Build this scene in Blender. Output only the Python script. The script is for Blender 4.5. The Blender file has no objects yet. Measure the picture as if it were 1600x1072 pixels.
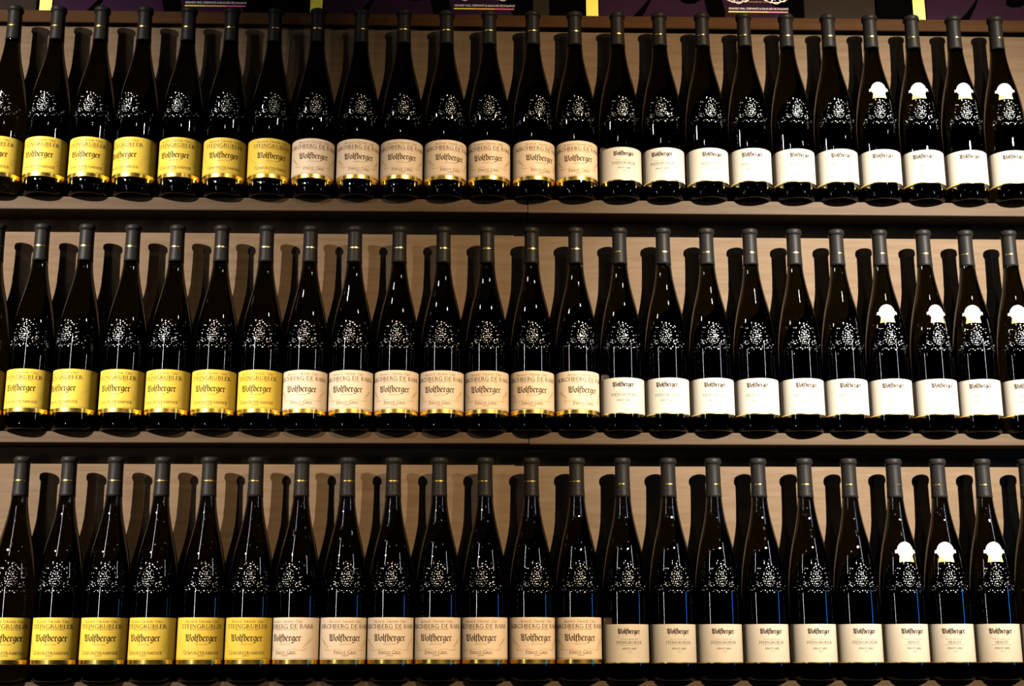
import bpy, bmesh, math, random
from mathutils import Vector, Matrix

random.seed(7)
SC = bpy.context.scene
COL = SC.collection
Z0 = 1.55                        # eye height of the photographer; shelf heights are measured from it

# ------------------------------------------------------------------ camera
cam_d = bpy.data.cameras.new('camera')
cam = bpy.data.objects.new('camera', cam_d)
COL.objects.link(cam)
cam_d.sensor_fit = 'HORIZONTAL'
cam_d.sensor_width = 36.0
cam_d.lens = 36.0 * 2080.0 / 1600.0
cam_d.clip_start = 0.05
r_ = Vector((0.99965042, -0.02639045, -0.00160744))
u_ = Vector((-0.0046647, -0.23588604, 0.97176953))
f_ = Vector((0.02602461, 0.97142232, 0.23592668))
cam.matrix_world = Matrix(((r_.x, u_.x, -f_.x, 0.0), (r_.y, u_.y, -f_.y, -2.3618),
                           (r_.z, u_.z, -f_.z, Z0), (0, 0, 0, 1)))
SC.camera = cam

# ------------------------------------------------------------------ world, lights, exposure
w = bpy.data.worlds.new('dim_room')
SC.world = w
w.use_nodes = True
bg = w.node_tree.nodes['Background']
bg.inputs['Color'].default_value = (1.0, 0.8, 0.6, 1)
bg.inputs['Strength'].default_value = 0.001
SC.view_settings.view_transform = 'Standard'
SC.view_settings.look = 'None'
SC.view_settings.gamma = 1.0
SC.view_settings.exposure = 0.0
SC.view_settings.use_curve_mapping = False
SC.cycles.caustics_refractive = False
SC.cycles.caustics_reflective = False
SC.cycles.diffuse_bounces = 0

def aim(o, target):
    d = Vector(target) - o.location
    o.rotation_euler = d.to_track_quat('-Z', 'Y').to_euler()

def spot(name, loc, target, power, cone, blend, radius, color):
    l = bpy.data.lights.new(name, 'SPOT')
    l.energy = power; l.spot_size = math.radians(cone); l.spot_blend = blend
    l.shadow_soft_size = radius; l.color = color
    o = bpy.data.objects.new(name, l); COL.objects.link(o)
    o.location = loc; aim(o, target)
    return o

# two track lights aimed at the rack, the right one with a hot core and a wide rim
WARM = (0.98, 1.0, 1.0)
spot('track_spot_right_core', (2.30, -5.5, Z0 + 3.05), (0.76, 0, Z0 + 0.60), 6700, 12.6, 1.0, 0.03, WARM)
spot('track_spot_right_rim', (2.30, -5.5, Z0 + 3.05), (0.60, 0, Z0 + 0.46), 3700, 22, 1.0, 0.03, (1.0, 0.75, 0.46))
spot('track_spot_left', (-4.1, -5.5, Z0 + 3.0), (-1.04, 0, Z0 + 0.56), 7600, 16, 1.0, 0.03, (1.0, 0.90, 0.80))

# ceiling lamps of the shop, seen as glints in the glass
def lamp(name, loc, radius, lum, color=(1.0, 0.97, 0.95)):
    l = bpy.data.lights.new(name, 'POINT')
    l.energy = 4 * math.pi ** 2 * radius ** 2 * lum; l.shadow_soft_size = radius; l.color = color
    o = bpy.data.objects.new(name, l); COL.objects.link(o); o.location = loc
for x, y, z, r, lum in [(-1.27, -0.98, 1.75, 0.055, 110), (0.90, -1.32, 1.75, 0.045, 110),
                   (-0.35, -2.1, 1.80, 0.014, 130), (2.1, -1.5, 1.75, 0.016, 130), (-2.4, -1.9, 1.75, 0.016, 130),
                   (1.55, -2.6, 1.8, 0.018, 130), (-1.1, -3.2, 1.9, 0.022, 130), (0.5, -4.4, 1.9, 0.028, 130),
                   (2.9, -3.9, 1.9, 0.028, 130), (-3.2, -4.2, 1.9, 0.028, 130)]:
    lamp('ceiling_lamp', (x, y, Z0 + z), r * 0.7, lum * 1.2)
def strip(name, loc, target, sx, sy, lum, color):
    l = bpy.data.lights.new(name, 'AREA')
    l.shape = 'RECTANGLE'; l.size = sx; l.size_y = sy; l.energy = lum * math.pi * sx * sy; l.color = color
    o = bpy.data.objects.new(name, l); COL.objects.link(o); o.location = loc; aim(o, target)
# lit showcases to the left and right and a blue screen by the wall
strip('showcase_light_left_low', (-1.15, -1.35, Z0 + 0.17), (-0.2, 0, Z0 + 0.2), 0.030, 0.26, 48, (1.0, 0.97, 0.95))
strip('showcase_light_left_high', (-1.15, -1.35, Z0 + 0.92), (-0.2, 0, Z0 + 0.7), 0.030, 0.36, 44, (1.0, 0.97, 0.95))
strip('showcase_light_right', (1.75, -1.45, Z0 + 0.98), (0.4, 0, Z0 + 0.8), 0.030, 0.40, 44, (0.92, 0.92, 1.0))
strip('blue_screen', (1.95, -0.66, Z0 + 0.13), (0.3, 0, Z0 + 0.13), 0.06, 0.26, 16, (0.03, 0.30, 1.0))

# ------------------------------------------------------------------ materials
def mat(name, color, rough=0.5, metal=0.0, **kw):
    m = bpy.data.materials.new(name); m.use_nodes = True
    b = m.node_tree.nodes['Principled BSDF']
    b.inputs['Base Color'].default_value = (*color, 1)
    b.inputs['Roughness'].default_value = rough
    b.inputs['Metallic'].default_value = metal
    for k, v in kw.items():
        b.inputs[k].default_value = v
    return m

def noisy(name, c1, c2, rough, scale=(1, 1, 1), nscale=8.0, bump=0.0, detail=6.0, metal=0.0, spec=0.5):
    m = mat(name, c1, rough, metal)
    nt = m.node_tree; n = nt.nodes; b = n['Principled BSDF']
    b.inputs['Specular IOR Level'].default_value = spec
    tc = n.new('ShaderNodeTexCoord'); mp = n.new('ShaderNodeMapping')
    mp.inputs['Scale'].default_value = scale
    nz = n.new('ShaderNodeTexNoise'); nz.inputs['Scale'].default_value = nscale
    nz.inputs['Detail'].default_value = detail; nz.inputs['Roughness'].default_value = 0.6
    cr = n.new('ShaderNodeValToRGB')
    cr.color_ramp.elements[0].position = 0.3; cr.color_ramp.elements[1].position = 0.72
    cr.color_ramp.elements[0].color = (*c1, 1); cr.color_ramp.elements[1].color = (*c2, 1)
    L = nt.links
    L.new(tc.outputs['Object'], mp.inputs['Vector']); L.new(mp.outputs['Vector'], nz.inputs['Vector'])
    L.new(nz.outputs['Fac'], cr.inputs['Fac']); L.new(cr.outputs['Color'], b.inputs['Base Color'])
    if bump:
        bp = n.new('ShaderNodeBump'); bp.inputs['Strength'].default_value = bump
        bp.inputs['Distance'].default_value = 0.001
        L.new(nz.outputs['Fac'], bp.inputs['Height']); L.new(bp.outputs['Normal'], b.inputs['Normal'])
    return m

M = {}
M['wood'] = noisy('oak_panel', (0.092, 0.059, 0.0335), (0.128, 0.088, 0.0545), 0.55, (1.2, 4, 16), 6.0, 0.15, spec=0.04)
M['board'] = noisy('oak_board', (0.052, 0.033, 0.018), (0.074, 0.049, 0.029), 0.5, (1.0, 6, 22), 6.0, 0.15, spec=0.05)
M['top_board'] = noisy('stained_oak', (0.036, 0.0150, 0.0042), (0.055, 0.024, 0.0075), 0.6, (1.0, 6, 22), 6.0, 0.1, spec=0.04)
M['shadow_gap'] = mat('dark_backing', (0.012, 0.010, 0.009), 0.8)
M['wall'] = noisy('grey_plaster', (0.050, 0.045, 0.038), (0.062, 0.055, 0.046), 0.9, nscale=30)
M['floor'] = noisy('dark_floor', (0.03, 0.026, 0.022), (0.045, 0.04, 0.034), 0.6, nscale=5)
M['glass'] = mat('dark_green_glass', (0.010, 0.008, 0.001), 0.0, 0.0, **{'Transmission Weight': 1.0, 'IOR': 1.5})
M['relief'] = mat('moulded_glass', (0.003, 0.003, 0.002), 0.27, 0.0, **{'IOR': 2.8, 'Specular IOR Level': 1.0})
M['capsule'] = noisy('matt_foil', (0.0085, 0.0075, 0.0065), (0.011, 0.0097, 0.0085), 0.5, nscale=60, spec=0.12)
M['gold'] = mat('gold_foil', (0.85, 0.58, 0.12), 0.24, 1.0)
M['gold_ink'] = mat('gold_ink', (0.62, 0.43, 0.12), 0.3, 1.0)
M['yellow'] = noisy('yellow_paper', (0.56, 0.385, 0.042), (0.60, 0.415, 0.050), 0.5, nscale=90, spec=0.25)
M['tan'] = noisy('cream_paper', (0.60, 0.47, 0.33), (0.64, 0.50, 0.355), 0.5, nscale=90, spec=0.25)
M['white'] = noisy('ivory_paper', (0.45, 0.395, 0.31), (0.48, 0.42, 0.335), 0.55, nscale=90, spec=0.25)
NOSPEC = {'Specular IOR Level': 0.0}
M['ink'] = mat('black_ink', (0.022, 0.012, 0.007), 0.8, 0.0, **NOSPEC)
M['brown_ink'] = mat('brown_ink', (0.070, 0.033, 0.012), 0.8, 0.0, **NOSPEC)
M['red_ink'] = mat('red_brown_ink', (0.016, 0.007, 0.006), 0.8, 0.0, **NOSPEC)
M['grey_ink'] = mat('grey_ink', (0.055, 0.046, 0.036), 0.8, 0.0, **NOSPEC)
M['flourish_y'] = mat('ochre_ink', (0.56, 0.36, 0.045), 0.35)
M['flourish_t'] = mat('tan_ink', (0.47, 0.30, 0.13), 0.35)
M['flourish_w'] = mat('pale_ink', (0.42, 0.34, 0.23), 0.45)
M['seal'] = mat('white_seal_paper', (0.66, 0.64, 0.62), 0.45)
M['seal_tab'] = mat('gold_seal_tab', (0.62, 0.50, 0.16), 0.4, 0.3)
M['seal_ink'] = mat('seal_ink', (0.16, 0.13, 0.13), 0.5)
M['purple'] = noisy('purple_card', (0.018, 0.0062, 0.018), (0.021, 0.0075, 0.021), 0.7, nscale=40, spec=0.02)
M['black_card'] = mat('black_card', (0.0010, 0.0010, 0.0010), 0.8, 0.0, **{'Specular IOR Level': 0.0})
M['grey_card'] = noisy('grey_card', (0.015, 0.0115, 0.0085), (0.019, 0.015, 0.011), 0.7, nscale=60, spec=0.03)
M['lemon'] = mat('lemon_print', (0.82, 0.72, 0.045), 0.45)
M['orange'] = mat('orange_print', (0.80, 0.40, 0.08), 0.45)
M['pink'] = mat('pink_print', (0.75, 0.08, 0.22), 0.45)
M['print_white'] = mat('white_print', (0.80, 0.74, 0.78), 0.5)
M['print_gold'] = mat('ochre_print', (0.35, 0.19, 0.08), 0.5)

# ------------------------------------------------------------------ helpers
def mesh_obj(name, me, m=None, parent=None, loc=None):
    o = bpy.data.objects.new(name, me)
    COL.objects.link(o)
    if m is not None and not me.materials:
        me.materials.append(m)
    if parent: o.parent = parent
    if loc: o.location = loc
    return o

def from_bm(name, bm, m, smooth=False):
    me = bpy.data.meshes.new(name)
    bmesh.ops.recalc_face_normals(bm, faces=bm.faces)
    if smooth:
        for f in bm.faces: f.smooth = True
    bm.to_mesh(me); bm.free()
    me.materials.append(m)
    return me

def box_mesh(name, x0, x1, y0, y1, z0, z1, m, bevel=0.0):
    bm = bmesh.new()
    bmesh.ops.create_cube(bm, size=1)
    bmesh.ops.scale(bm, vec=(x1 - x0, y1 - y0, z1 - z0), verts=bm.verts)
    bmesh.ops.translate(bm, vec=((x0 + x1) / 2, (y0 + y1) / 2, (z0 + z1) / 2), verts=bm.verts)
    if bevel:
        bmesh.ops.bevel(bm, geom=bm.edges, offset=bevel, segments=2, affect='EDGES')
    return from_bm(name, bm, m)

def empty(name, loc, label, cat, group=None):
    o = bpy.data.objects.new(name, None)
    COL.objects.link(o); o.location = loc; o.empty_display_size = 0.05
    o['label'] = label; o['category'] = cat
    if group: o['group'] = group
    return o

def lathe(name, prof, m, seg=48, cap_bottom=True, cap_top=True):
    bm = bmesh.new()
    rings = []
    for (z, r) in prof:
        if r < 1e-6:
            rings.append([bm.verts.new((0, 0, z))])
        else:
            rings.append([bm.verts.new((r * math.cos(2 * math.pi * i / seg), r * math.sin(2 * math.pi * i / seg), z)) for i in range(seg)])
    for a, b in zip(rings, rings[1:]):
        if len(a) == 1 and len(b) == 1: continue
        for i in range(seg):
            j = (i + 1) % seg
            if len(a) == 1: bm.faces.new((a[0], b[j], b[i]))
            elif len(b) == 1: bm.faces.new((a[i], a[j], b[0]))
            else: bm.faces.new((a[i], a[j], b[j], b[i]))
    return from_bm(name, bm, m, True)

# ------------------------------------------------------------------ structure
mesh_obj('floor', box_mesh('floor', -3.2, 3.2, -4.5, 0.62, -0.05, 0.0, M['floor']))['kind'] = 'structure'
mesh_obj('wall_back', box_mesh('wall_back', -3.2, 3.2, 0.42, 0.62, 0.0, 3.6, M['wall']))['kind'] = 'structure'

ROW_Z = [Z0 + 0.8282, Z0 + 0.3978, Z0 - 0.0245]      # shelf tops
ROW_T = [0.0237, 0.0195, 0.0210]
SEAM = 0.0909
TOPZ = Z0 + 1.2229
DS = 0.0605                       # depth of the shelves in front of the back panel

def shelf_unit(x0, x1, label, drop, fwd):
    u = empty('wine_rack', ((x0 + x1) / 2, 0.1, 0.0), label, 'rack', 'joined wall racks')
    def part(name, me):
        o = mesh_obj(name, me, None, u); o.matrix_parent_inverse = Matrix.Translation((-(x0 + x1) / 2, -0.1, 0.0))
        return o
    g = 0.0006
    xa, xb = x0 + g, x1 - g
    part('back_panel', box_mesh('back_panel', xa, xb, 0.0, 0.018, 0.0, TOPZ - 0.0255 - drop, M['wood']))
    for k in range(3):
        part('shelf_board', box_mesh('shelf_board', xa, xb, -DS - fwd, -0.0002, ROW_Z[k] - ROW_T[k] - drop, ROW_Z[k], M['board'], 0.0008))
    part('top_board', box_mesh('top_board', xa, xb, -0.012 - fwd, 0.40, TOPZ - 0.0250, TOPZ, M['top_board'], 0.0010))
    part('plinth', box_mesh('plinth', xa, xb, -DS + 0.01, -0.0002, 0.0, 0.09, M['board']))
    for xs in (xa, xb - 0.018):
        part('side_panel', box_mesh('side_panel', xs, xs + 0.018, 0.0185, 0.40, 0.0, TOPZ - 0.0255, M['wood']))
    return u
shelf_unit(-1.55, SEAM, 'oak wall rack on the left, under the yellow-label bottles', 0.0, 0.0)
shelf_unit(SEAM, 1.75, 'oak wall rack on the right, under the white-label bottles', 0.0012, 0.0012)

# ------------------------------------------------------------------ lettering: pen-stroke alphabets
def serif(x, y, l=0.30, w=0.05): return ([(x - l / 2, y), (x + l / 2, y)], w)
T, N_, A_ = 0.125, 0.060, 0.095
GL = {}
def G(ch, adv, *st): GL[ch] = (adv, list(st))
G('A', .86, ([(.04, 0), (.42, 1)], N_), ([(.40, 1), (.80, 0)], T), ([(.17, .35), (.64, .35)], N_), serif(.04, .02), serif(.80, .02))
G('B', .72, ([(.13, 0), (.13, 1)], T), ([(.05, .98), (.36, .98), (.52, .88), (.52, .66), (.36, .54), (.13, .54)], A_ * .8), ([(.36, .54), (.58, .42), (.60, .16), (.42, .02), (.05, .02)], A_ * .8))
G('C', .84, ([(.74, .84), (.58, .97), (.40, .98), (.18, .84), (.08, .60), (.08, .40), (.18, .16), (.40, .02), (.58, .03), (.76, .18)], A_), ([(.75, .72), (.75, .95)], N_))
G('D', .88, ([(.13, 0), (.13, 1)], T), ([(.05, .98), (.42, .98), (.66, .84), (.77, .58), (.76, .38), (.64, .14), (.42, .02), (.05, .02)], A_ * .85))
G('E', .64, ([(.13, 0), (.13, 1)], T), ([(.05, .98), (.54, .98), (.54, .84)], N_), ([(.13, .52), (.44, .52)], N_), ([(.05, .02), (.54, .02), (.58, .17)], N_))
G('F', .60, ([(.13, 0), (.13, 1)], T), ([(.05, .98), (.54, .98), (.54, .84)], N_), ([(.13, .52), (.44, .52)], N_), serif(.13, .02))
G('G', .90, ([(.74, .84), (.58, .97), (.40, .98), (.18, .84), (.08, .60), (.08, .40), (.18, .16), (.40, .02), (.60, .03), (.76, .14)], A_), ([(.75, .05), (.75, .42)], T * .9), serif(.74, .42))
G('H', .92, ([(.13, 0), (.13, 1)], T), ([(.77, 0), (.77, 1)], T), ([(.13, .52), (.77, .52)], N_), serif(.13, .02), serif(.13, .98), serif(.77, .02), serif(.77, .98))
G('I', .34, ([(.16, 0), (.16, 1)], T), serif(.16, .02), serif(.16, .98))
G('K', .80, ([(.13, 0), (.13, 1)], T), ([(.66, .98), (.14, .50)], N_), ([(.26, .60), (.74, .02)], T), serif(.13, .02), serif(.13, .98))
G('L', .62, ([(.13, 0), (.13, 1)], T), ([(.05, .02), (.54, .02), (.57, .18)], N_), serif(.13, .98))
G('M', 1.04, ([(.13, 0), (.18, 1)], N_), ([(.18, 1), (.50, .06)], T), ([(.50, .06), (.82, 1)], N_), ([(.82, 1), (.90, 0)], T), serif(.12, .02), serif(.90, .02))
G('N', .94, ([(.13, 0), (.13, 1)], N_), ([(.12, 1), (.78, .02)], T), ([(.78, 0), (.78, 1)], N_), serif(.13, .02), serif(.78, .98))
G('O', .96, ([(.46, .98), (.22, .86), (.08, .62), (.08, .38), (.22, .14), (.46, .02), (.70, .14), (.84, .38), (.84, .62), (.70, .86), (.46, .98)], A_))
G('P', .66, ([(.13, 0), (.13, 1)], T), ([(.05, .98), (.40, .98), (.56, .86), (.56, .62), (.40, .48), (.13, .48)], A_ * .8), serif(.13, .02))
G('R', .78, ([(.13, 0), (.13, 1)], T), ([(.05, .98), (.38, .98), (.54, .87), (.54, .65), (.38, .52), (.13, .52)], A_ * .8), ([(.34, .52), (.76, .02)], T), serif(.13, .02))
G('S', .60, ([(.48, .84), (.36, .97), (.22, .97), (.11, .84), (.12, .68), (.24, .57), (.38, .46), (.48, .32), (.47, .15), (.34, .03), (.20, .03), (.08, .17)], A_), ([(.485, .80), (.485, .96)], N_))
G('T', .74, ([(.35, 0), (.35, 1)], T), ([(.04, .84), (.04, .98), (.66, .98), (.66, .84)], N_), serif(.35, .02))
G('U', .88, ([(.14, 1), (.14, .34), (.24, .10), (.42, .02), (.60, .10), (.70, .34)], A_), ([(.70, .30), (.70, 1)], N_), serif(.14, .98), serif(.70, .98, .22))
G('V', .84, ([(.06, 1), (.42, 0)], T), ([(.42, 0), (.76, 1)], N_), serif(.06, .98), serif(.76, .98, .22))
G('W', 1.20, ([(.06, 1), (.36, 0)], T), ([(.36, 0), (.60, .9)], N_), ([(.56, 1), (.84, 0)], T), ([(.84, 0), (1.12, 1)], N_), serif(.06, .98), serif(1.12, .98, .22))
G('Z', .70, ([(.08, .84), (.08, .98), (.60, .98)], N_), ([(.60, .98), (.06, .02)], T), ([(.06, .02), (.62, .02), (.63, .18)], N_))
G('0', .62, ([(.30, .98), (.12, .80), (.08, .5), (.12, .2), (.30, .02), (.48, .2), (.52, .5), (.48, .8), (.30, .98)], A_))
G('1', .40, ([(.06, .84), (.20, .98), (.20, 0)], T), serif(.20, .02))
G('2', .60, ([(.08, .78), (.20, .97), (.38, .97), (.49, .80), (.44, .60), (.08, .03), (.52, .03)], A_))
G('7', .56, ([(.06, .97), (.50, .97), (.20, 0)], A_))
G('9', .60, ([(.50, .62), (.40, .46), (.22, .44), (.10, .60), (.12, .85), (.28, .98), (.44, .90), (.51, .66), (.44, .30), (.20, .02)], A_))

BL = {
    'W': (1.52, [[(-.02, 1.18), (.06, 1.42), (.22, 1.52), (.20, 1.30), (.20, .26), (.42, .02), (.66, .22)], [(.44, 1.18), (.66, 1.50), (.66, .22), (.88, .02), (1.18, .26)], [(.96, 1.22), (1.18, 1.46), (1.18, .26)], [(.20, .80), (.66, .86)], [(1.18, 1.46), (1.30, 1.30)]]),
    'o': (.80, [[(.04, .20), (.04, .80), (.30, 1.0), (.54, .80), (.54, .20), (.28, 0), (.04, .20)]]),
    'l': (.44, [[(-.06, 1.42), (.08, 1.5), (.08, .14), (.26, .02)]]),
    'f': (.58, [[(.10, -.30), (.10, 1.28), (.26, 1.48), (.46, 1.38)], [(-.10, .94), (.40, .94)]]),
    'b': (.80, [[(-.06, 1.42), (.06, 1.5), (.06, .18), (.30, 0), (.54, .20), (.54, .78), (.32, 1.0), (.06, .84)]]),
    'e': (.74, [[(.50, .16), (.28, 0), (.04, .20), (.04, .80), (.30, 1.0), (.50, .78), (.10, .48)]]),
    'r': (.66, [[(-.06, .84), (.08, .98), (.08, .12), (.24, 0)], [(.08, .76), (.30, 1.0), (.46, .84)]]),
    'g': (.82, [[(.54, .82), (.30, 1.0), (.04, .80), (.04, .24), (.28, .06), (.54, .24)], [(.46, .90), (.60, 1.0), (.54, .82), (.54, -.18), (.28, -.44), (-.02, -.26)]]),
}

def stroke_quads(pts, wd):
    """constant-width polyline -> list of quads (2D)"""
    out = []
    for (x0, y0), (x1, y1) in zip(pts, pts[1:]):
        dx, dy = x1 - x0, y1 - y0
        l = math.hypot(dx, dy)
        if l < 1e-9: continue
        nx, ny = -dy / l * wd / 2, dx / l * wd / 2
        ex, ey = dx / l * wd * .22, dy / l * wd * .22
        out.append([(x0 - ex + nx, y0 - ey + ny), (x0 - ex - nx, y0 - ey - ny), (x1 + ex - nx, y1 + ey - ny), (x1 + ex + nx, y1 + ey + ny)])
    return out

def nib_quads(pts, wd, ang=38):
    c, s = math.cos(math.radians(ang)) * wd / 2, math.sin(math.radians(ang)) * wd / 2
    out = []
    for (x0, y0), (x1, y1) in zip(pts, pts[1:]):
        q = [(x0 - c, y0 - s), (x0 + c, y0 + s), (x1 + c, y1 + s), (x1 - c, y1 - s)]
        out.append(q)
        dx, dy = x1 - x0, y1 - y0
        if abs(dx * s - dy * c) < .05 * wd * math.hypot(dx, dy) + 1e-9 or True:
            out += stroke_quads([(x0, y0), (x1, y1)], wd * .22)
    return out

def text_serif(s, width, height, cx, y, small=None, weight=1.0):
    """quads for a line of capitals fitted to the width; letters in `small` sizes: first letters larger"""
    q = []; x = 0.0
    for k, ch in enumerate(s):
        if ch == ' ': x += .42; continue
        adv, st = GL[ch]
        sc = 1.0
        if small is not None and not (k == 0 or s[k - 1] == ' ') and not ch.isdigit():
            sc = small
        for pts, wd in st:
            for quad in stroke_quads([(p[0] * sc + x, p[1] * sc) for p in pts], wd * weight * (sc * .5 + .5)):
                q.append(quad)
        x += (adv + .07) * sc
    sx = width / x
    return [[(cx + (a - x / 2) * sx, y + b * height) for a, b in quad] for quad in q]

def text_black(s, width, xh, cx, y, nib=.27):
    q = []; x = 0.0
    for ch in s:
        adv, st = BL[ch]
        for pts in st:
            q += [[(a + x, b) for a, b in quad] for quad in nib_quads(pts, nib)]
        x += adv
    sx = width / x
    return [[(cx + (a - x / 2) * sx, y + b * xh) for a, b in quad] for quad in q]

R = 0.0385
def wrap_mesh(name, quads, m, rad, maxlen=0.004):
    """lay flat quads (metres along the arc, height) on the bottle's cylinder; the label faces -Y"""
    vs, fs = [], []
    for q in quads:
        n = max(1, int(max(abs(q[3][0] - q[0][0]), abs(q[2][0] - q[1][0])) / maxlen))
        for i in range(n):
            t0, t1 = i / n, (i + 1) / n
            L0 = lambda t: (q[0][0] + (q[3][0] - q[0][0]) * t, q[0][1] + (q[3][1] - q[0][1]) * t)
            L1 = lambda t: (q[1][0] + (q[2][0] - q[1][0]) * t, q[1][1] + (q[2][1] - q[1][1]) * t)
            b = len(vs)
            for (u, v) in (L0(t0), L1(t0), L1(t1), L0(t1)):
                th = u / R
                vs.append((rad * math.sin(th), -rad * math.cos(th), v))
            fs.append((b, b + 1, b + 2, b + 3))
    me = bpy.data.meshes.new(name)
    me.from_pydata(vs, [], fs); me.materials.append(m)
    return me

def label_mesh(name, z0, z1, half_deg, m, rad, scallop=0.0):
    n = 120
    vs, fs, sm = [], [], []
    def sheet(rr, flip):
        b0 = len(vs)
        for i in range(n + 1):
            th = math.radians(-half_deg + 2 * half_deg * i / n)
            top = z1 + (scallop if i % 2 else -scallop) * (0.6 + 0.4 * math.sin(i * 1.7))
            vs.append((rr * math.sin(th), -rr * math.cos(th), z0)); vs.append((rr * math.sin(th), -rr * math.cos(th), top))
        for i in range(n):
            a = b0 + 2 * i
            fs.append((a, a + 1, a + 3, a + 2) if flip else (a, a + 2, a + 3, a + 1)); sm.append(True)
    sheet(rad, False); sheet(rad - 0.00022, True)
    m2 = 2 * (n + 1)
    base = list(vs)
    for k in (0, 1):                                     # the cut paper edges
        b0 = len(vs)
        for i in range(n + 1):
            vs.append(base[2 * i + k]); vs.append(base[m2 + 2 * i + k])
        for i in range(n):
            a = b0 + 2 * i
            fs.append((a, a + 2, a + 3, a + 1)); sm.append(False)
    me = bpy.data.meshes.new(name)
    me.from_pydata(vs, [], fs)
    for p, q in zip(me.polygons, sm): p.use_smooth = q
    me.materials.append(m)
    return me

def curl(cx, cy, r0, r1, a0, a1, n=14, sx=1.0):
    return [(cx + sx * (r0 + (r1 - r0) * t / n) * math.cos(math.radians(a0 + (a1 - a0) * t / n)),
             cy + (r0 + (r1 - r0) * t / n) * math.sin(math.radians(a0 + (a1 - a0) * t / n))) for t in range(n + 1)]

def flourish_quads(big=True):
    q = []
    if big:
        for s in (-1, 1):
            for k in range(5):                                   # sheaf of leaves beside the name
                pts = [(s * (0.0305 + 0.0025 * k), 0.0600 + 0.0030 * k), (s * (0.0350 + 0.0026 * k), 0.0640 + 0.0026 * k), (s * (0.0400 + 0.0022 * k), 0.0660 + 0.0021 * k)]
                q += stroke_quads(pts, 0.0010)
            q += stroke_quads(curl(s * 0.0330, 0.0600, 0.0060, 0.0012, 200 if s > 0 else -20, 560 if s > 0 else -380, 16), 0.0007)
            q += stroke_quads([(s * 0.006, 0.0560), (s * 0.016, 0.0575), (s * 0.027, 0.0545), (s * 0.037, 0.0585)], 0.0008)
        q += stroke_quads(curl(0, 0.0775, 0.0095, 0.0095, 200, 340, 12), 0.0006)          # crest outline
        q += stroke_quads(curl(0, 0.0680, 0.0120, 0.0120, 30, 150, 12), 0.0006)
        q += stroke_quads([(-.02, .0487), (-.012, .0507), (-.004, .0491), (.004, .0507), (.012, .0491), (.02, .0507)], 0.0006)
    else:
        q += stroke_quads(curl(-0.0175, 0.0770, 0.0035, 0.0010, 60, 420, 16), 0.0006)
        q += stroke_quads([(-.0150, .0755), (-.009, .0775), (-.004, .0760), (.002, .0775)], 0.0006)
        q += stroke_quads([(.006, .0930), (.011, .0942), (.016, .0925), (.019, .0935)], 0.0005)
    return q

ZB = 0.0335                      # lower edge of the labels above the shelf
TINY = 'APPELLATION ALSACE GRAND CRU CONTROLEE'
def big_label(kind):
    q_ink = text_black('Wolfberger', 0.0555, 0.0075, 0.0, 0.0705)
    q_br = text_serif('ALSACE GRAND CRU', 0.0590, 0.0040, 0, 0.1005, small=.78)
    if kind == 'yellow':
        q_br += text_serif('STEINGRUBLER', 0.0750, 0.0066, 0, 0.0912, weight=1.25)
        q_br += text_serif('GEWURZTRAMINER', 0.0640, 0.0056, 0, 0.0492, small=.80)
    else:
        q_br += text_serif('KIRCHBERG DE BARR', 0.1000, 0.0066, 0, 0.0912, weight=1.25)
        q_br += text_serif('PINOT GRIS', 0.0380, 0.0058, 0, 0.0492, small=.80)
    q_br += text_serif(TINY, 0.0420, 0.0012, 0, 0.0886, weight=1.6)
    q_br += text_serif('DEPUIS 1902', 0.0210, 0.0011, 0, 0.0645, weight=1.4)
    q_br += text_serif('2019', 0.0115, 0.0026, 0, 0.0455)
    q_br += stroke_quads([(-.060, .0422), (.060, .0422)], .0004)
    return q_ink, q_br
def white_label(kind):
    q_red = text_black('Wolfberger', 0.0385, 0.0056, 0.0, 0.0818, nib=.36)
    q_gr = text_serif('ALSACE GRAND CRU', 0.0300, 0.0016, 0, 0.0718, weight=.9)
    if kind == 'hengst': q_gr += text_serif('HENGST', 0.0210, 0.0042, 0, 0.0652, weight=1.3)
    else: q_gr += text_serif('STEINGRUBLER', 0.0450, 0.0044, 0, 0.0652, weight=1.3)
    q_gr += stroke_quads([(-.016, .0630), (.016, .0630)], .00035)
    q_gr += text_serif('PINOT GRIS', 0.0240, 0.0030, 0, 0.0560, weight=1.5)
    q_gr += text_serif('2017', 0.0080, 0.0018, 0, 0.0515, weight=.9)
    return q_red, q_gr

# bottle profile: tall Alsace flute
PROF = [(0.0060, 0.0), (0.0050, 0.016), (0.0008, 0.0290), (0.0, 0.0310), (0.0010, 0.0345), (0.0035, 0.0368), (0.0075, 0.0381), (0.0125, R), (0.030, R), (0.060, R),
        (0.090, R), (0.120, R), (0.145, R), (0.158, 0.0383), (0.172, 0.0375), (0.186, 0.0361), (0.200, 0.0342), (0.213, 0.0321), (0.226, 0.0297),
        (0.2385, 0.0270), (0.250, 0.0242), (0.262, 0.0214), (0.274, 0.0189), (0.287, 0.0166), (0.300, 0.0149), (0.313, 0.01375), (0.325, 0.0130), (0.345, 0.0124), (0.3700, 0.0121), (0.3800, 0.0118), (0.3805, 0.0)]
PROF = [(z, max(r - .00012, 0)) for z, r in PROF]
def rad_at(z):
    for (z0, r0), (z1, r1) in zip(PROF[3:], PROF[4:]):
        if z0 <= z <= z1: return r0 + (r1 - r0) * (z - z0) / max(z1 - z0, 1e-9)
    return R
ME = {}
SINK = 0.005                     # parts above the heel are drawn for a slightly taller bottle and lowered by this
ME['glass'] = lathe('glass_body', [(z if z < .028 else z - SINK, r) for z, r in PROF], M['glass'], 56)
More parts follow.
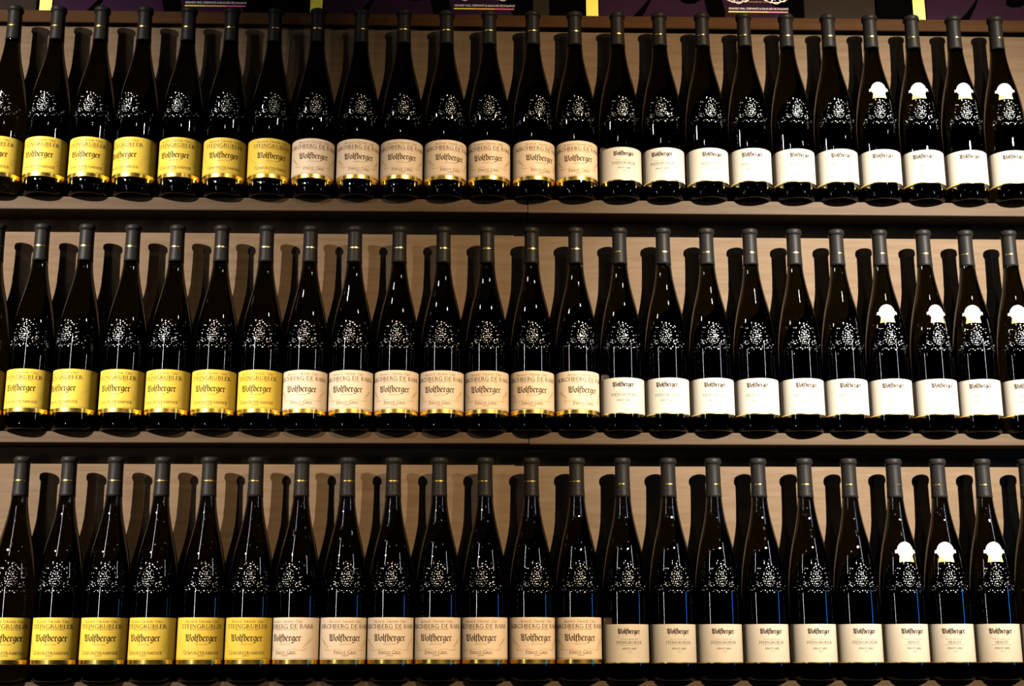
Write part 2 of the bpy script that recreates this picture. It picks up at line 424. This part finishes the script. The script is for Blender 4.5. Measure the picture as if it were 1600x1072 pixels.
CAP = [(0.3140, 0.01345), (0.3140, 0.01415), (0.3180, 0.01385), (0.330, 0.01330), (0.345, 0.01300), (0.360, 0.01285), (0.3700, 0.01280), (0.3722, 0.01300), (0.3732, 0.01450), (0.3748, 0.01510),
       (0.3775, 0.01520), (0.3800, 0.01490), (0.3818, 0.01410), (0.3828, 0.0125), (0.3832, 0.010), (0.3834, 0.0)]
ME['capsule_long'] = lathe('capsule', CAP, M['capsule'], 40)
def band_mesh(name, z, h, half, bumps):
    q = []
    n = 10
    for i in range(n):
        a0, a1 = -half + 2 * half * i / n, -half + 2 * half * (i + 1) / n
        q.append([(a0, z), (a0, z + h), (a1, z + h), (a1, z)])
    for b in bumps:
        q.append([(b - .0006, z - .0006), (b - .0006, z + h + .0008), (b + .0006, z + h + .0006), (b + .0006, z - .0005)])
    vs, fs = [], []
    for quad in q:
        b = len(vs)
        for u, v in quad:
            th = u / 0.0132
            vs.append((0.01345 * math.sin(th), -0.01345 * math.cos(th), v))
        fs.append((b, b + 3, b + 2, b + 1))
    me = bpy.data.meshes.new(name); me.from_pydata(vs, [], fs); me.materials.append(M['gold_ink'])
    return me
ME['band_long'] = band_mesh('foil_band', 0.3405, 0.0011, 0.0125, [-.004, -.0025, -.001, .0005, .002, .0035])
ME['band_short'] = band_mesh('foil_band', 0.3360, 0.0010, 0.0068, [-.005, -.003, -.001, .001, .003, .005])

# moulded emblem: beads standing proud of the glass
def emblem():
    bm = bmesh.new()
    rnd = random.Random(3)
    def bead(u, z, r, h=0.20):
        if rnd.random() < .12: return
        u += rnd.gauss(0, .0005); z += rnd.gauss(0, .0005); r *= rnd.uniform(1.0, 1.7)
        rr = rad_at(z); th = u / rr
        dr = (rad_at(z + .004) - rad_at(z - .004)) / .008
        nrm = Vector((math.sin(th), -math.cos(th), -dr)).normalized()
        p = Vector((rr * math.sin(th), -rr * math.cos(th), z)) - nrm * r * .10
        tilt = Vector((rnd.gauss(0, .13), rnd.gauss(0, .13), rnd.gauss(0, .13)))
        rot = (nrm + tilt).normalized().to_track_quat('Z', 'Y').to_matrix().to_4x4()
        mtx = Matrix.Translation(p) @ rot
        rings = []
        for q, hh in ((1.0, -.25), (.95, .04), (.6, .72 * h + .04), (0.0, h + .04)):
            if q == 0.0: rings.append([bm.verts.new(mtx @ Vector((0, 0, r * hh)))])
            else: rings.append([bm.verts.new(mtx @ Vector((r * q * math.cos(k * math.pi / 4), r * q * math.sin(k * math.pi / 4), r * hh))) for k in range(8)])
        for a_, b_ in zip(rings, rings[1:]):
            for k in range(8):
                j = (k + 1) % 8
                if len(b_) == 1: bm.faces.new((a_[k], a_[j], b_[0]))
                else: bm.faces.new((a_[k], a_[j], b_[j], b_[k]))
    # outer arch of leaves
    for k in range(13):
        a = math.radians(6 + 168 * k / 12)
        bead(0.0225 * math.cos(a), 0.1640 + 0.0335 * math.sin(a), rnd.uniform(.0008, .0014))
        if k % 2: bead(0.0262 * math.cos(a), 0.1625 + 0.0380 * math.sin(a), rnd.uniform(.0006, .0010))
    bead(0.0012, 0.1930, .0013); bead(-0.003, 0.1912, .0010)
    # grape bunch with an outline of beads
    for k in range(18):
        a = 2 * math.pi * k / 18
        bead(0.0108 * math.cos(a), 0.1745 + 0.0150 * math.sin(a), .00070)
    for j in range(6):
        v = -0.0100 + 0.0040 * j
        wv = 0.0084 * math.sqrt(max(0, 1 - (v / 0.0150) ** 2))
        m_ = int(wv / 0.0036)
        for i in range(-m_, m_ + 1):
            bead(i * 0.0036 + (0.0010 if j % 2 else -0.0006), 0.1742 + v, rnd.uniform(.0008, .0011))
    # scrolls at the sides and the ribbon below
    for s in (-1, 1):
        for k in range(7):
            a = math.radians(62 * k)
            bead(s * (0.0175 + (.0052 - .0004 * k) * math.cos(a)), 0.1625 + (.0050 - .0004 * k) * math.sin(a), rnd.uniform(.0006, .0012))
        for k in range(5):
            bead(s * (0.0265 + 0.0026 * k), 0.1575 + 0.004 * math.sin(k * 1.9), rnd.uniform(.0006, .0011))
    for k in range(15):
        u = -0.0270 + 0.0540 * k / 14
        bead(u, 0.1520 + 0.0022 * math.sin(k * 1.9) + 0.0025 * (abs(u) / .026) ** 2, rnd.uniform(.0007, .0013))
    return from_bm('moulded_emblem', bm, M['relief'], True)
ME['emblem'] = emblem()

RL = R + 0.00035
for kind, mk, fk in (('yellow', 'yellow', 'flourish_y'), ('tan', 'tan', 'flourish_t')):
    qi, qb = big_label(kind)
    ME[kind + '_paper'] = label_mesh('paper_label', ZB, 0.1090, 112, M[mk], RL, 0.00028)
    ME[kind + '_name'] = wrap_mesh('name_lettering', qi, M['ink'], RL + 0.00022)
    ME[kind + '_text'] = wrap_mesh('small_lettering', qb, M['brown_ink'], RL + 0.00018)
    ME[kind + '_flourish'] = wrap_mesh('flourish', flourish_quads(True), M[fk], RL + 0.00012)
    ME[kind + '_gold'] = label_mesh('gold_band', ZB + 0.0002, ZB + 0.0070, 112, M['gold'], RL + 0.00016)
for kind in ('white', 'hengst'):
    qi, qb = white_label(kind)
    ME[kind + '_paper'] = label_mesh('paper_label', ZB, 0.0975, 112, M['white'], RL, 0.00028)
    ME[kind + '_name'] = wrap_mesh('name_lettering', qi, M['red_ink'], RL + 0.00022)
    ME[kind + '_text'] = wrap_mesh('small_lettering', qb, M['grey_ink'], RL + 0.00018)
    ME[kind + '_flourish'] = wrap_mesh('flourish', flourish_quads(False), M['flourish_w'], RL + 0.00012)
    ME[kind + '_gold'] = label_mesh('gold_edge', ZB + 0.0001, ZB + 0.0016, 112, M['gold'], RL + 0.00016)

# neck medal: disc with a ribbon across, a gold tab below, laid on the sloping neck
def on_neck(u, z, lift):
    rr = rad_at(z) + lift
    th = u / rad_at(0.222)
    return (rr * math.sin(th), -rr * math.cos(th), z)
def seal_meshes():
    zc = 0.2215
    bm = bmesh.new()
    n, rings = 28, 4
    rows = [[bm.verts.new(on_neck(0, zc, .0006))]]
    for k in range(1, rings + 1):
        rr = 0.0142 * k / rings
        rows.append([bm.verts.new(on_neck(rr * math.cos(2 * math.pi * i / n), zc + rr * math.sin(2 * math.pi * i / n), .0006)) for i in range(n)])
    for k in range(rings):
        for i in range(n):
            j = (i + 1) % n
            if k == 0: bm.faces.new((rows[0][0], rows[1][i], rows[1][j]))
            else: bm.faces.new((rows[k][i], rows[k + 1][i], rows[k + 1][j], rows[k][j]))
    disc = from_bm('neck_medal', bm, M['seal'], True)
    def sheet(name, u0, u1, z0, z1, lift, m, flare=0.0, nu=10, nz=4):
        vs, fs = [], []
        for j in range(nz + 1):
            for i in range(nu + 1):
                s = i / nu * 2 - 1
                zz = z0 + (z1 - z0) * j / nz
                vs.append(on_neck(u0 + (u1 - u0) * i / nu + s * flare * (1 - j / nz), zz - .0012 * s * s, lift))
        for j in range(nz):
            for i in range(nu):
                a = j * (nu + 1) + i
                fs.append((a, a + 1, a + nu + 2, a + nu + 1))
        me = bpy.data.meshes.new(name); me.from_pydata(vs, [], fs); me.materials.append(m)
        for p in me.polygons: p.use_smooth = True
        return me
    rib = sheet('ribbon', -.0172, .0172, zc - .0040, zc + .0015, .0010, M['seal'])
    tab = sheet('gold_tab', -.0105, .0105, zc - .0195, zc - .0090, .0004, M['seal_tab'], .0012)
    q = text_serif('ALSACE GRAND CRU', 0.0225, 0.0022, 0, zc - .0026, weight=1.2)
    vs, fs = [], []
    for quad in q:
        b = len(vs)
        for u, v in quad: vs.append(on_neck(u, v - .0012 * (u / .0172) ** 2, .0014))
        fs.append((b, b + 1, b + 2, b + 3))
    tx = bpy.data.meshes.new('medal_lettering'); tx.from_pydata(vs, [], fs); tx.materials.append(M['seal_ink'])
    return disc, rib, tab, tx
ME['disc'], ME['ribbon'], ME['tab'], ME['medal_text'] = seal_meshes()

for k_, me_ in ME.items():
    if k_ != 'glass':
        for v_ in me_.vertices: v_.co.z -= SINK

# ------------------------------------------------------------------ bottles
D_CAM = 2.3618
AX = -0.052
ROWS = [
    ([-0.8705, -0.7901, -0.7086, -0.628, -0.5456, -0.4652, -0.384, -0.3035, -0.2215, -0.1412, -0.0606, 0.02, 0.1024, 0.1815, 0.2628, 0.3429, 0.4243, 0.5042, 0.5853, 0.6657, 0.7462, 0.8268, 0.9073, 0.9885],
     [-27, -24, -17, -38, -18, -3, 8, 2, 3.5, 2, 14.5, -1.5, 21, 7.5, 11, -3, 17, 8, 21.5, 17, 13, 6.5, 17, 17], (7, 7, 6, 4), 'top'),
    ([-0.8655, -0.7852, -0.705, -0.6227, -0.543, -0.4629, -0.382, -0.303, -0.2226, -0.1422, -0.0623, 0.0171, 0.0977, 0.1775, 0.2577, 0.3374, 0.4172, 0.4968, 0.5776, 0.6564, 0.7359, 0.8166, 0.8951, 0.9751],
     [-20, -25, -39, -21.5, -21, -11.5, -11, -10.5, -10, -5.5, -6, -2, 0, 18, 3.5, 0.5, 9.5, 5, 15.5, 16, 12, 23, 8.5, 10], (7, 7, 6, 4), 'middle'),
    ([-0.7856, -0.7047, -0.6247, -0.5442, -0.4633, -0.3828, -0.3036, -0.2241, -0.1446, -0.0649, 0.0146, 0.0951, 0.1743, 0.2543, 0.3346, 0.4134, 0.4931, 0.5745, 0.6529, 0.7325, 0.8108, 0.8900, 0.9685],
     [-5, -14, -12, -22, 2, -6, -28, 5.5, -1.5, -3.5, -9.5, 13, 5, 9.5, 15.5, 12, 16.5, 17, 17, 22, 10, 13, 12], (6, 7, 6, 4), 'bottom'),
]
ORD = ['first', 'second', 'third', 'fourth', 'fifth', 'sixth', 'seventh']
KIND_WORDS = {'yellow': 'yellow-label', 'tan': 'cream-label', 'white': 'ivory-label', 'hengst': 'neck-medal'}

def make_bottle(kind, row, idx, x, ang):
    if kind == 'hengst':
        lab = 'dark wine bottle with white neck medal, %s medal one from left, %s shelf' % (ORD[idx], row)
    elif kind == 'yellow':
        lab = 'dark wine bottle with golden yellow label, %s yellow one from left, %s shelf' % (ORD[idx], row)
    elif kind == 'tan':
        lab = 'dark wine bottle with cream gold-banded label, %s cream one from left, %s shelf' % (ORD[idx], row)
    else:
        lab = 'dark wine bottle with ivory label, no medal, %s such from left, %s shelf' % (ORD[idx], row)
    k = {'top': 0, 'middle': 1, 'bottom': 2}[row]
    y = AX + random.uniform(-.0008, .0008)
    b = empty('wine_bottle', (x, y, ROW_Z[k] + 0.0001), lab, 'bottle', '%s bottles on the %s shelf' % (KIND_WORDS[kind], row))
    # turn so that the label's middle appears `ang` degrees to the right of the viewer's line
    phi = math.degrees(math.atan2(x, D_CAM + y))
    b.rotation_euler = (0, 0, math.radians(ang - phi))
    g = mesh_obj('glass_body', ME['glass'], None, b)
    mesh_obj('moulded_emblem', ME['emblem'], None, g)
    c = mesh_obj('capsule', ME['capsule_long'], None, b)
    bd = mesh_obj('foil_band', ME['band_long' if kind in ('yellow', 'tan') else 'band_short'], None, c)
    bd.rotation_euler = (0, 0, math.radians(random.uniform(-35, 35)))
    p = mesh_obj('paper_label', ME[kind + '_paper'], None, b)
    mesh_obj('name_lettering', ME[kind + '_name'], None, p)
    mesh_obj('small_lettering', ME[kind + '_text'], None, p)['kind'] = 'stuff'
    mesh_obj('flourish', ME[kind + '_flourish'], None, p)
    mesh_obj('gold_band', ME[kind + '_gold'], None, p)
    if kind == 'hengst':
        s = mesh_obj('neck_medal', ME['disc'], None, b)
        s.rotation_euler = (0, 0, math.radians(random.uniform(-6, 6)))
        mesh_obj('ribbon', ME['ribbon'], None, s)
        mesh_obj('gold_tab', ME['tab'], None, s)
        mesh_obj('medal_lettering', ME['medal_text'], None, s)
    return b

for xs, angs, counts, row in ROWS:
    i = 0
    for kind, n in zip(('yellow', 'tan', 'white', 'hengst'), counts):
        for j in range(n):
            make_bottle(kind, row, j, xs[i], angs[i]); i += 1

# ------------------------------------------------------------------ cartons on the top board
def poly_mesh(name, polys, y, m, thick=0.0004):
    bm = bmesh.new()
    for pl in polys:
        f = [bm.verts.new((px, y, pz)) for px, pz in pl]
        k = [bm.verts.new((px, y + thick, pz)) for px, pz in pl]
        bm.faces.new(f); bm.faces.new(k[::-1])
        for i in range(len(pl)):
            j = (i + 1) % len(pl)
            bm.faces.new((f[i], k[i], k[j], f[j]))
    return from_bm(name, bm, m)

def font_mesh(name, body, size, m, width):
    cu = bpy.data.curves.new(name, 'FONT'); cu.body = body; cu.size = size
    cu.align_x = 'LEFT'; cu.extrude = 0.0001; cu.resolution_u = 3
    o = bpy.data.objects.new(name + '_tmp', cu); COL.objects.link(o)
    dg = bpy.context.evaluated_depsgraph_get(); dg.update()
    me = bpy.data.meshes.new_from_object(o.evaluated_get(dg))
    bpy.data.objects.remove(o); bpy.data.curves.remove(cu)
    xs = [v.co.x for v in me.vertices]; s = width / (max(xs) - min(xs)); x0 = min(xs)
    for v in me.vertices:
        x, yy, zz = v.co
        v.co = ((x - x0) * s, -zz, yy)
    me.materials.clear(); me.materials.append(m); me.name = name
    return me

H = 0.34
FY = -0.0008
cm = {}
def carton_meshes(left):
    d = {}
    d['body'] = box_mesh('carton_body', left, 0.4275, 0.0, 0.20, 0.0, H, M['black_card'], 0.0008)
    return d
cm['yellow'] = poly_mesh('yellow_stripe', [[(0.0, 0.001), (0.0235, 0.001), (0.0235, H - .001), (0.0, H - .001)]], FY, M['lemon'])
cm['purple'] = poly_mesh('purple_print', [[(0.0262, 0.001), (0.395, 0.001), (0.385, 0.022), (0.365, 0.034), (0.365, H - .001), (0.0262, H - .001)]], FY, M['purple'])
def arc_leg(x0):
    out = []; inn = []
    for k in range(9):
        t = k / 8
        out.append((x0 + 0.052 * math.sin(t * 1.35), 0.001 + 0.075 * t))
        inn.append((x0 + 0.020 + 0.030 * math.sin(t * 1.45), 0.001 + 0.075 * t))
    return out + inn[::-1]
SCRIPT = [arc_leg(0.086),
    [(0.185, 0.039), (0.196, 0.034), (0.212, 0.035), (0.228, 0.044), (0.236, 0.075), (0.190, 0.075)],
    [(0.240, 0.001), (0.270, 0.001), (0.272, 0.018), (0.268, 0.036), (0.258, 0.075), (0.236, 0.075), (0.232, 0.040), (0.236, 0.018)]]
cm['script'] = [poly_mesh('black_script', [p], FY - 0.0005, M['black_card']) for p in SCRIPT]
cm['claim'] = font_mesh('claim_lettering', "GRANDS VINS, CR\u00c9MANTS & EAUX-DE-VIE D'ALSACE", 0.006, M['print_white'], 0.117)
cm['date'] = font_mesh('date_lettering', "FOND\u00c9E EN 1902", 0.004, M['print_gold'], 0.037)
cm['bar_y'] = poly_mesh('yellow_bar', [[(0.278, 0.0172), (0.316, 0.0172), (0.316, 0.0196), (0.278, 0.0196)]], FY - .0005, M['lemon'])
cm['bar_o'] = poly_mesh('orange_bar', [[(0.316, 0.0172), (0.357, 0.0172), (0.357, 0.0196), (0.316, 0.0196)]], FY - .0005, M['orange'])
cm['bar_p'] = poly_mesh('pink_bar', [[(0.357, 0.0172), (0.395, 0.0172), (0.395, 0.0196), (0.357, 0.0196)]], FY - .0005, M['pink'])
sw = []
for c_, s_ in ((0.300, 1), (0.374, -1)):
    for k, (dx, r) in enumerate(((0.0, .010), (.013, .008), (-.013, .009))):
        sw += stroke_quads(curl(c_ + s_ * dx, 0.0445 + .002 * k, r, r * .35, 180, 560, 18), .0016)
    sw += stroke_quads([(c_ - .03, .047), (c_ - .012, .0385), (c_ + .006, .0395), (c_ + .026, .048)], .0016)
cm['scroll'] = poly_mesh('white_scroll', sw, FY - .0005, M['print_white'], 0.0003)

spots = [(-0.846, -0.006, 'purple wine carton with yellow stripe, leftmost of the four on the top board'),
         (-0.3265, -0.080, 'purple wine carton with yellow stripe, second from left on the top board'),
         (0.2090, -0.070, 'purple wine carton with yellow stripe, third from left on the top board'),
         (0.8514, -0.072, 'purple wine carton with yellow stripe, cut by the photo\'s right edge')]
for x, left, lab in spots:
    t = empty('wine_carton', (x, 0.0005, TOPZ), lab, 'carton', 'cartons along the top board')
    body = mesh_obj('carton_body', carton_meshes(left)['body'], None, t)
    mesh_obj('yellow_stripe', cm['yellow'], None, t)
    pp = mesh_obj('purple_print', cm['purple'], None, t)
    for me in cm['script']: mesh_obj('black_script', me, None, pp)
    o = mesh_obj('claim_lettering', cm['claim'], None, pp); o.location = (0.279, FY - .0005, 0.0232)
    o = mesh_obj('date_lettering', cm['date'], None, pp); o.location = (0.319, FY - .0005, 0.0385)
    mesh_obj('yellow_bar', cm['bar_y'], None, pp)
    mesh_obj('orange_bar', cm['bar_o'], None, pp)
    mesh_obj('pink_bar', cm['bar_p'], None, pp)
    mesh_obj('white_scroll', cm['scroll'], None, pp)

# plain grey boxes pushed between the cartons
def grey_box(x0, x1, lab):
    t = empty('grey_box', ((x0 + x1) / 2, 0.0045, TOPZ), lab, 'box', 'grey boxes on the top board')
    w_ = (x1 - x0) / 2 - 0.0006
    mesh_obj('box_body', box_mesh('box_body', -w_, w_, 0.0, 0.18, 0.0, 0.318, M['grey_card'], 0.0012), None, t)
    mesh_obj('box_lid', box_mesh('box_lid', -w_, w_, 0.0, 0.18, 0.3182, 0.336, M['grey_card'], 0.0012), None, t)
grey_box(-1.02, -0.8525, 'grey cardboard box left of the leftmost carton on the top board')
grey_box(0.1045, 0.1385, 'narrow grey box between the second and third cartons on the top board')
grey_box(0.6370, 0.7785, 'wide grey box between the third and fourth cartons on the top board')
